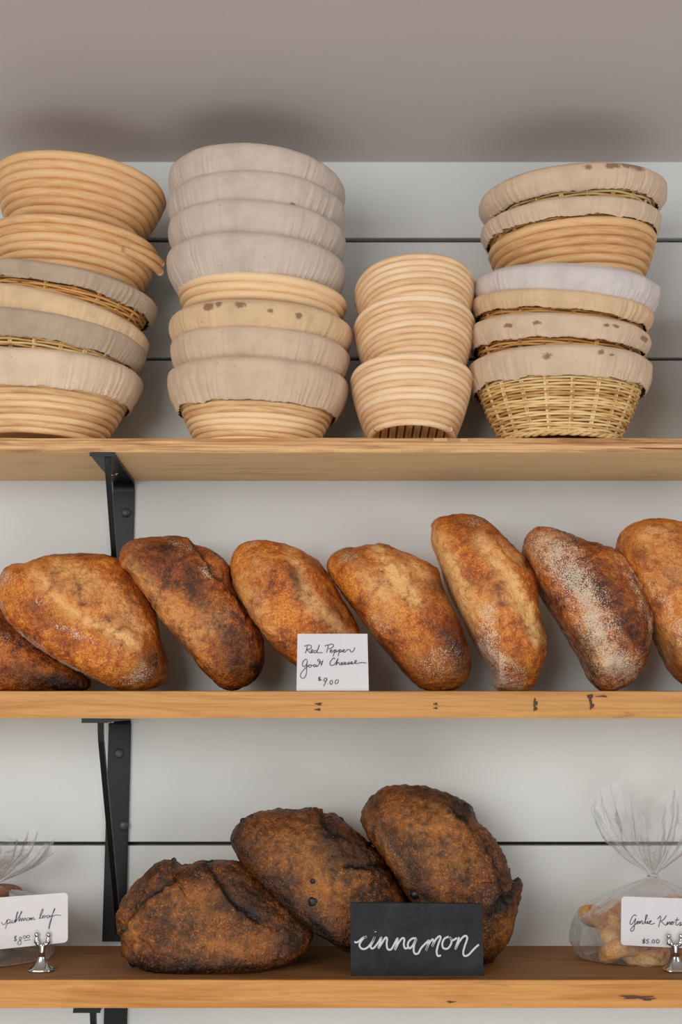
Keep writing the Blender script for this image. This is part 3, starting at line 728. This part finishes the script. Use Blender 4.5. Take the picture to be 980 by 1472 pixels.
loaf('largest cinnamon raisin loaf with torn crust on the right, behind the chalkboard',
 [(520,1182),(522,1162),(535,1145),(552,1133),(580,1129),(610,1131),(638,1138),(660,1148),(675,1158),(682,1180),(705,1205),(720,1232),(730,1262),(742,1268),(743,1285),(740,1315),(732,1345),(716,1368),(700,1384),(670,1394),(640,1390),(615,1350),(600,1310),(580,1278),(556,1240),(532,1206)],1.61,.072,.060,0,
 basedir=(-.85,.5),mat='crust_cin',big=.0018,rough=.002,floor_=FC,
 ears=[([(640,1160),(680,1200),(700,1240),(715,1290)],7,.005),([(700,1300),(720,1285),(742,1268)],6,.006),([(690,1165),(715,1215),(735,1255)],6,.006)],
 char=[(560,1210,12,60,-30,.6),(600,1270,16,40,-30,.75),(665,1160,26,12,30,.8),(660,1170,10,14,0,.7),(715,1285,18,14,-30,.9),(620,1140,40,8,10,.6),(705,1370,30,12,-30,.6),(725,1240,8,30,-20,.6)],
 flour=[(545,1165,12,30,-20,.12),(572,1235,8,50,-32,.25)],
 pale=[(640,1210,50,50,0,.3),(562,1222,7,60,-30,.5),(600,1170,40,26,0,.3),(725,1330,14,30,0,.35)],
 raisins=[(591,1275,9),(668,1155,7),(655,1152,5),(598,1290,4)])

# ------------------------------------------------------------------ writing
def writing(name, strokes, to_px, Y, width_px, mat, parent, dy=.0007, nrm=None):
    m=MB()
    for s in strokes:
        q=[to_px(*p) for p in s]
        pts=np.array([P(a,b,Y) for a,b in q]); pts[:,1]=Y-dy
        pts=spline(pts,6) if len(pts)>2 else pts
        r=width_px/2/1120
        # ribbon with round section, flattened
        p=pts-np.array(parent.location)
        t=np.gradient(p,axis=0); t/=np.linalg.norm(t,axis=1)[:,None]+1e-12
        a=np.stack([-t[:,2],np.zeros(len(t)),t[:,0]],1); ang=np.arange(6)*PI/3
        g=p[:,None,:]+r*(np.cos(ang)[None,:,None]*a[:,None,:])+np.sin(ang)[None,:,None]*np.array([0,.0003,0])
        b=m.n; m.grid(g,cv=True); n=len(p)
        m.f.append(tuple(b+i for i in range(6))); m.f.append(tuple(b+(n-1)*6+i for i in range(6))[::-1])
    return obj(name,m.mesh(),M[mat],parent)
def card_mesh(corners_px, Y, org, r=0, th=.0006):
    c=[np.array(P(a,b,Y)) for a,b in corners_px]   # tl,tr,br,bl
    pts=[]
    for i in range(4):
        p=c[i]; a=c[i-1]-p; b=c[(i+1)%4]-p
        if r<=0: pts.append(p); continue
        a=a/np.linalg.norm(a)*r; b=b/np.linalg.norm(b)*r
        for k in range(7):
            s=k/6*PI/2; pts.append(p+a*(1-math.sin(s))+b*(1-math.cos(s)))
    pts=np.array(pts)-np.array(org); n=len(pts); bk=pts+np.array([0,th,0])
    m=MB(); m.add(np.vstack([pts,bk]),[tuple(range(n)),tuple(range(2*n-1,n-1,-1))]+[(i,i+n,(i+1)%n+n,(i+1)%n) for i in range(n)])
    return m.mesh(smooth=False)
# red pepper card
Yc=1.5035; b=P(478,993,Yc); org=(b[0],Yc,Z2)
zfix=lambda px:(px, 993.4)
t=thing('price_card','small white folded card reading Red Pepper Goat Cheese, standing on middle shelf','card',org)
obj('card_front',card_mesh([(427.5,911),(528,911),(530,993),(426,993)],Yc,org,0,.0005),M['card'],t)
m=MB(); q=[np.array(P(a,b_,Yc))-np.array(org) for a,b_ in [(427.5,911),(528,911),(530,993),(426,993)]]
bk=[q[0]+[0,.0006,0],q[1]+[0,.0006,0],q[2]+[0,.024,0],q[3]+[0,.024,0]]
m.add(bk+[p+np.array([0,.0005,0]) for p in bk],[(0,3,2,1),(4,5,6,7),(0,1,5,4),(1,2,6,5),(2,3,7,6),(3,0,4,7)]); obj('card_back',m.mesh(smooth=False),M['card'],t)
W=[[(190,205),(215,195),(250,192),(262,205),(255,225),(228,235),(212,232)],[(222,200),(212,240),(202,275)],
[(212,235),(235,255),(250,270),(262,262),(274,250),(276,240),(266,238),(258,252),(262,268),(280,266)],
[(310,245),(295,248),(285,262),(295,270),(312,262),(330,225),(342,190),(332,225),(318,262),(330,270),(350,268),(375,268)],
[(395,200),(425,192),(465,182),(485,190),(480,210),(455,225),(432,228)],[(432,195),(425,230),(415,268)],
[(450,258),(465,250),(468,240),(456,240),(450,255),(458,267),(475,262),(490,245),(500,240),(490,275),(480,305)],
[(495,252),(510,240),(518,250),(508,262),(496,262),(520,258),(540,243),(545,238),(538,270),(532,302)],
[(540,250),(556,238),(564,248),(554,262),(542,262),(575,256),(592,248),(596,238),(584,238),(578,252),(586,264),(605,258),(622,240),(632,236),(640,240),(652,240),(655,255),(668,262),(685,250),(697,225),(690,218)],
[(222,345),(205,335),(185,350),(172,380),(178,405),(195,405),(215,380),(222,350),(215,400),(215,450),(205,500),(185,525),(160,520),(152,495),(165,465),(195,430),(228,400)],
[(228,400),(250,390),(236,395),(236,412),(250,415),(262,402),(255,390),(268,395),(285,395)],
[(305,385),(290,392),(286,408),(298,410),(312,392),(312,405),(322,408),(340,380),(350,350),(340,335),(325,340),(332,355),(355,365),(380,355)],
[(378,345),(368,375),(360,402)],[(345,375),(375,385)],
[(498,335),(490,320),(470,335),(452,365),(452,390),(470,398),(495,385),(515,355),(530,325),(520,360),(508,395),(525,372),(540,368),(542,385),(555,388),(572,378),(575,368),(562,370),(560,385),(572,392),(588,382),(605,374),(606,364),(594,366),(592,382),(606,388),(622,378),(638,362),(645,372),(640,384),(628,384),(655,378),(672,370),(672,360),(660,362),(658,376),(672,382),(700,370),(715,355),(712,345),(700,352),(700,372),(720,378),(760,368),(815,372)],
[(355,518),(338,518),(335,530),(352,535),(350,547),(332,545)],[(345,510),(340,552)],[(352,540),(368,546)],
[(415,525),(398,525),(388,545),(398,560),(415,548),(418,525),(408,560),(385,605)],[(424,580),(428,583)],
[(470,545),(455,550),(448,572),(458,588),(472,575),(474,552),(466,545)],[(520,540),(508,545),(500,568),(510,582),(528,570),(534,548),(524,538)]]
writing('handwriting',W,lambda x,y:(410+x/7,900+y/7),Yc,.85,'ink',t)

# chalkboard plaque
Yc=yat(1403,Z3); Yc=max(Yc,1.503); b=P(598,1403,Yc); org=(b[0],Yc,Z3)
t=thing('chalkboard_sign','small black chalkboard reading cinnamon in white script, before the dark loaves','sign',org)
bevelmod(obj('slate_panel',card_mesh([(503,1298),(693,1299),(695,1404),(504,1403.5)],Yc,org,0,.007),M['slate'],t),.0006)
W=[[(85,328),(100,332),(118,322),(140,303),(165,295)],[(165,297),(150,300),(128,325),(118,350),(130,370),(150,374),(175,360),(205,320),(215,295),(205,325),(190,355),(195,370),(212,365),(240,330),(258,300),(250,335),(240,368),(262,335),(285,302),(295,310),(292,345),(300,375),(322,375),(345,335),(362,305),(355,345),(345,380),(368,335),(392,305),(405,312),(402,345),(410,370),(428,366)],
[(480,305),(455,308),(432,330),(428,355),(440,370),(460,350),(482,308),(468,350),(465,385),(475,405),(495,400),(515,365),(550,330),(562,320),(555,350),(543,385),(560,345),(585,312),(592,330),(583,358),(605,315),(630,292),(637,305),(622,345),(612,390),(620,418),(640,415)],
[(690,295),(662,308),(648,340),(655,368),(680,372),(700,350),(708,320),(697,300),(715,318),(742,303)],
[(756,298),(744,335),(732,375),(752,335),(778,300),(800,290),(807,310),(792,355),(782,395),(790,418),(815,412),(850,375),(882,345)],[(220,262),(221,266)]]
writing('chalk_lettering',W,lambda x,y:(490+x/4.4545,1280+y/4.4545),Yc,2.9,'chalk',t)

# small cards in silver holders
def holder(px, pybase, label, spread=16, pyball=1345):
    Yh=yat(pybase-5,Z3); x=P(px,pybase,Yh)[0]; h=zat(pyball-3,Yh)-Z3
    t=thing('card_holder',label,'card holder',(x,Yh,Z3),group='silver card holders')
    m=MB(); w=.0150
    prof=[(0,0),(w*1.0,0),(w*1.06,.001),(w*1.04,.003),(w*.92,.0042),(w*.62,.007),(w*.42,.012),(w*.30,.016),(w*.26,.019),(w*.30,.020),(0,.0205)]
    k=36; th=np.arange(k)*2*PI/k; g=[]
    for r,z in prof:
        X,Y=ell(th,r,r,3.2 if z<.005 else 2.4); g.append(np.stack([X,Y*.8,np.full(k,z)],1))
    m.grid(g,cv=True); obj('flared_foot',m.mesh(),M['chrome'],t)
    m=MB(); m.lathe([(0,.018),(.0044,.018),(.0040,.024),(.0048,.030),(.0052,.033),(0,.0335)],20); obj('stem',m.mesh(),M['chrome'],t)
    sp2=spread/2/1110
    for s in (-1,1):
        m=MB(); m.tube(spline([(0,0,.031),(s*sp2*.8,-.0,.033),(s*sp2,0,.038),(s*sp2,0,h-.010)],6),[.0030]*19 if False else .0030,10)
        m.lathe([(0,h-.012),(.0034,h-.011),(.0030,h-.007),(.0016,h-.0045),(.0017,h-.0035),(.0027,h-.003),(.0030,h-.0005),(.0022,h+.0012),(0,h+.0016)],18,cx=s*sp2)
        obj('clip_prong',m.mesh(),M['chrome'],t)
    return Yh
Yh=holder(59,1401,'silver card holder with flared foot holding the pullman loaf card',16,1345)
Yc=Yh+.0034
b=P(30,1361,Yc); org=tuple(b)
t=thing('price_card','rounded white card reading pullman loaf, tilted in its silver holder','card',org)
obj('card_sheet',card_mesh([(-34,1292.5),(97.5,1283),(97.5,1354.5),(-34,1368)],Yc,org,.005),M['card'],t)
W=[[(10,615),(22,632),(38,625),(52,598),(50,625),(38,662)],[(48,610),(62,595),(74,603),(64,622),(52,626),(80,618),(87,600),(85,618),(95,620),(106,598),(104,616),(112,612),(118,575),(128,545),(120,548),(112,590),(112,612),(135,575),(156,543),(148,545),(136,590),(134,610),(148,585),(150,608),(162,586),(166,606),(178,585),(182,604)],
[(205,583),(192,588),(190,602),(202,602),(212,584),(212,600),(222,582),(222,600),(236,580),(238,598),(250,594)],
[(275,592),(295,555),(305,525),(296,528),(284,565),(284,588),(298,582),(312,568),(300,574),(302,586),(316,582),(318,570),(328,572),(345,566)],[(345,566),(332,572),(330,584),(342,584),(352,566),(352,580),(370,560),(388,520),(380,528),(368,570),(356,625),(346,662),(344,650),(352,615),(368,578),(395,565),(430,568)],
[(118,715),(104,718),(104,730),(116,732),(114,745),(98,742)],[(112,708),(106,752)],[(152,722),(138,722),(138,738),(150,750),(146,770),(130,772),(126,758),(142,742),(154,730),(150,720)],
[(178,710),(168,712),(166,726),(176,730),(184,720),(178,710)],[(204,706),(192,708),(190,722),(200,726),(210,716),(204,706)],[(168,745),(215,738)]]
writing('handwriting',W,lambda x,y:(x/4.9,1200+y/4.9),Yc,.6,'ink2',t)
Yh=holder(972,1401,'silver card holder with flared foot holding the Garlic Knots card',17,1347)
Yc=Yh+.0034; b=P(956,1362,Yc); org=tuple(b)
t=thing('price_card','rounded white card reading Garlic Knots, in its silver holder at right','card',org)
obj('card_sheet',card_mesh([(893,1288.5),(1024,1293),(1024,1365),(892,1358.5)],Yc,org,.005),M['card'],t)
W=[[(582,948),(565,940),(545,965),(533,1000),(545,1008),(565,985),(575,965),(568,1010),(560,1050),(545,1060),(540,1045),(560,1020),(585,1000),(598,985)],[(598,985),(586,990),(584,1004),(596,1004),(606,986),(606,1002),(618,982),(624,988),(622,1004),(635,1000),(655,960),(660,940),(650,945),(645,985),(648,1004),(664,985),(662,1004),(674,998),(690,984),(680,985),(674,1000),(688,1008),(715,1000)],[(668,967),(670,969)],
[(760,950),(752,990),(742,1028)],[(735,970),(755,945)],[(800,945),(778,975),(760,985),(775,1000),(795,1015),(808,990),(806,1012),(822,990),(826,1010),(846,988)],[(846,988),(832,994),(834,1010),(848,1006),(850,992),(862,994)],[(880,960),(868,1000),(872,1014),(888,1008),(902,992),(906,1006),(894,1018),(912,1012)],[(862,978),(892,976)],
[(645,1122),(630,1120),(628,1130),(642,1134),(638,1144),(622,1140)],[(640,1110),(630,1150)],[(672,1118),(658,1120),(654,1130),(668,1132),(666,1145),(650,1146)],[(684,1144),(686,1145)],[(706,1120),(696,1126),(696,1142),(708,1144),(714,1130),(706,1120)],[(738,1118),(728,1124),(728,1142),(740,1144),(748,1130),(738,1118)]]
writing('handwriting',W,lambda x,y:(800+x/5.077,1130+y/5.077),Yc,.8,'ink2',t)

# ------------------------------------------------------------------ bagged breads
def knot(label, px, py, Y, s, rot, group='garlic knots in the clear bag'):
    # trefoil of thick dough
    tt=np.linspace(0,2*PI,90,endpoint=False)
    x=(np.sin(tt)+2*np.sin(2*tt))*s; y=(np.cos(tt)-2*np.cos(2*tt))*s; z=-np.sin(3*tt)*s*.7
    r=s*1.02*(1+.12*np.sin(2*tt+1))
    m=MB(); m.tube(np.stack([x,y,z],1),r,14,closed=True)
    v=m.v[0]; v=v+.0012*np.stack([fbm(v*70+i*7,3) for i in range(3)],-1); m.v[0]=v
    me=m.mesh()
    zz=v[:,2]/(s*1.7); col=np.zeros((len(v),4)); col[:,1]=np.clip(.25*fbm(v*60,3)+.1,0,1); col[:,2]=np.clip(.28-zz*.5+.4*fbm(v*50+5,3),0,1)
    at=me.attributes.new('crust','FLOAT_COLOR','POINT'); at.data.foreach_set('color',col.astype(np.float32).ravel())
    q=P(px,py,Y); o=obj('garlic_knot',me,M['knot'],None,q); o.rotation_euler=rot
    return tag(o,label,'bread roll',group)
knot('golden garlic knot at upper left inside the clear bag',886,1328,1.625,.0132,(.35,.1,.3))
knot('golden garlic knot at lower left on the shelf inside the clear bag',905,1364,1.605,.0125,(.05,0,1.2))
knot('browned garlic knot at lower right behind the silver holder, in the clear bag',1000,1364,1.615,.0128,(.0,.05,2.0))
knot('golden garlic knot at upper right behind the Garlic Knots card, in the bag',982,1322,1.63,.0132,(.2,-.1,.8))

def bag(label, cx, Yc, neck, prof_body, prof_flare, sx, sy, seed, shift=0):
    nx,ny=neck; q=P(cx,1370,Yc); x0=q[0]; zn=zat(ny,Yc)-Z3; xn=P(nx,ny,Yc)[0]-x0
    t=thing('plastic_bread_bag',label,'bag',(x0,Yc,Z3),group='clear bags of bread')
    K=300; tc=np.linspace(0,2*PI,K,endpoint=False); circ=np.stack([np.cos(tc),np.sin(tc),np.zeros(K)],1)
    pl=perlin(circ*3.2+seed)+.35*perlin(circ*8+seed*2); crink=perlin(circ*2+seed*3)
    def surf(prof, a0, nsteps):
        pr=spline([(u,r) for u,r in prof],nsteps); g=[]
        for u,r in pr:
            z=u*zn; closeness=1-min(1,abs(z-zn)/(.9*zn))
            amp=.03+.22*max(0,closeness-.45)/.55 if u<=1 else .25+.25*min(1,(u-1)/.5)
            rr=r*(1+amp*pl+.10*crink)
            n3=np.stack([np.cos(tc)*3,np.sin(tc)*3,np.full(K,z*45)],1)
            rr=rr+.006*fbm(n3+seed,3)*min(1,r/.03)
            cxx=xn*min(1,u)**1.5+ (shift*(u-1) if u>1 else 0)
            zz=np.full(K,z)+(.04*fbm(circ*2.0+seed*5,3)*(max(0,u-1)/.5)**1 if u>1 else 0)
            g.append(np.stack([cxx+rr*sx*np.cos(tc),rr*sy*np.sin(tc),np.maximum(zz,.0008)],1))
        return g
    g=surf(prof_body,0,8); m=MB(); m.grid(g,cv=True); obj('bag_body',m.mesh(),M['film'],t)
    g=surf(prof_flare,1,8); m=MB(); m.grid(g,cv=True); obj('bag_neck_ruffle',m.mesh(),M['film'],t)
    m=MB(); m.tube(np.stack([xn+.0058*np.cos(tc[::15]),.0058*np.sin(tc[::15]),zn+.001*np.sin(tc[::15]*2)],1),.0016,8,closed=True); obj('twist_tie',m.mesh(),M['twine'],t)
    return t
bag('clear plastic bag of garlic knots, gathered at the neck, at the right end',926,1.622,(938,1258),
    [(0,.02),(.005,.078),(.08,.090),(.3,.096),(.55,.088),(.74,.062),(.88,.030),(.96,.010),(1,.005)],
    [(1,.005),(1.06,.010),(1.25,.036),(1.5,.058),(1.75,.068),(1.85,.070)],1.0,.66,3.3)
# pullman loaf in bag at left
m=MB(); k=64; th=np.arange(k)*2*PI/k; g=[]
for u in np.linspace(-1,1,40):
    s=(1-abs(u)**6)**(1/6) if abs(u)<1 else .02
    s=max(s,.02); X,Zz=ell(th,.047*s,.042*s,4.5); g.append(np.stack([X,np.full(k,u*.050),Zz+.044],1))
m.grid(np.array(g),cv=True); v=m.v[0]; m.v[0]=v+.0015*np.stack([fbm(v*40+i*5,3) for i in range(3)],-1); me=m.mesh()
col=np.zeros((m.n,4)); col[:,1]=np.clip(.5*fbm(m.v[0]*30,3)+.15,0,1); at=me.attributes.new('crust','FLOAT_COLOR','POINT'); at.data.foreach_set('color',col.astype(np.float32).ravel())
q=P(-28,1380,1.625); o=obj('pullman_loaf',me,M['crust_dark'],None,(q[0],1.625,Z3+.003)); tag(o,'square brown pullman loaf inside the clear bag at the left edge','bread')
bag('clear plastic bag around a brown pullman loaf, cut by the left edge',-25,1.622,(-10,1272),
    [(0,.02),(.005,.080),(.08,.090),(.4,.090),(.7,.082),(.86,.05),(.95,.016),(1,.006)],
    [(1,.006),(1.06,.012),(1.2,.035),(1.35,.055),(1.5,.066),(1.6,.070)],1.0,.72,8.1)

# ------------------------------------------------------------------ camera and light
cam=bpy.data.cameras.new('camera'); co=bpy.data.objects.new('camera',cam); C.objects.link(co)
co.location=(0,0,0); co.rotation_euler=(PI/2+PITCH,0,0)
cam.sensor_fit='HORIZONTAL'; cam.sensor_width=36; cam.lens=36*F/980; cam.clip_start=.05
cam.dof.use_dof=True; cam.dof.focus_distance=1.53; cam.dof.aperture_fstop=5.0
bpy.context.scene.camera=co
def area(name,loc,target,sx,sy,power,color):
    from mathutils import Vector
    l=bpy.data.lights.new(name,'AREA'); l.shape='RECTANGLE'; l.size=sx; l.size_y=sy; l.energy=power; l.color=color
    o=bpy.data.objects.new(name,l); C.objects.link(o); o.location=loc
    o.rotation_euler=(Vector(target)-Vector(loc)).to_track_quat('-Z','Y').to_euler(); return o
area('window_light_left',(-1.15,-.9,.62),(0,1.6,.15),1.5,1.4,48,(1.0,.985,.96))
area('window_light_right',(1.9,-.3,.35),(0.1,1.6,.1),1.0,1.2,12,(.93,.96,1.0))
area('upward_fill',(.2,.1,-1.1),(0,1.5,.9),1.8,1.0,10,(1.0,.98,.97))  # added fill lamp aimed upward, lifts the ceiling and shelf undersides
w=bpy.data.worlds.new('world'); bpy.context.scene.world=w; w.use_nodes=True
w.node_tree.nodes['Background'].inputs[0].default_value=(.89,.91,.94,1); w.node_tree.nodes['Background'].inputs[1].default_value=.36
vs=bpy.context.scene.view_settings; vs.view_transform='Standard'; vs.look='None'; vs.exposure=0; vs.gamma=1
bpy.context.scene.cycles.transparent_max_bounces=24
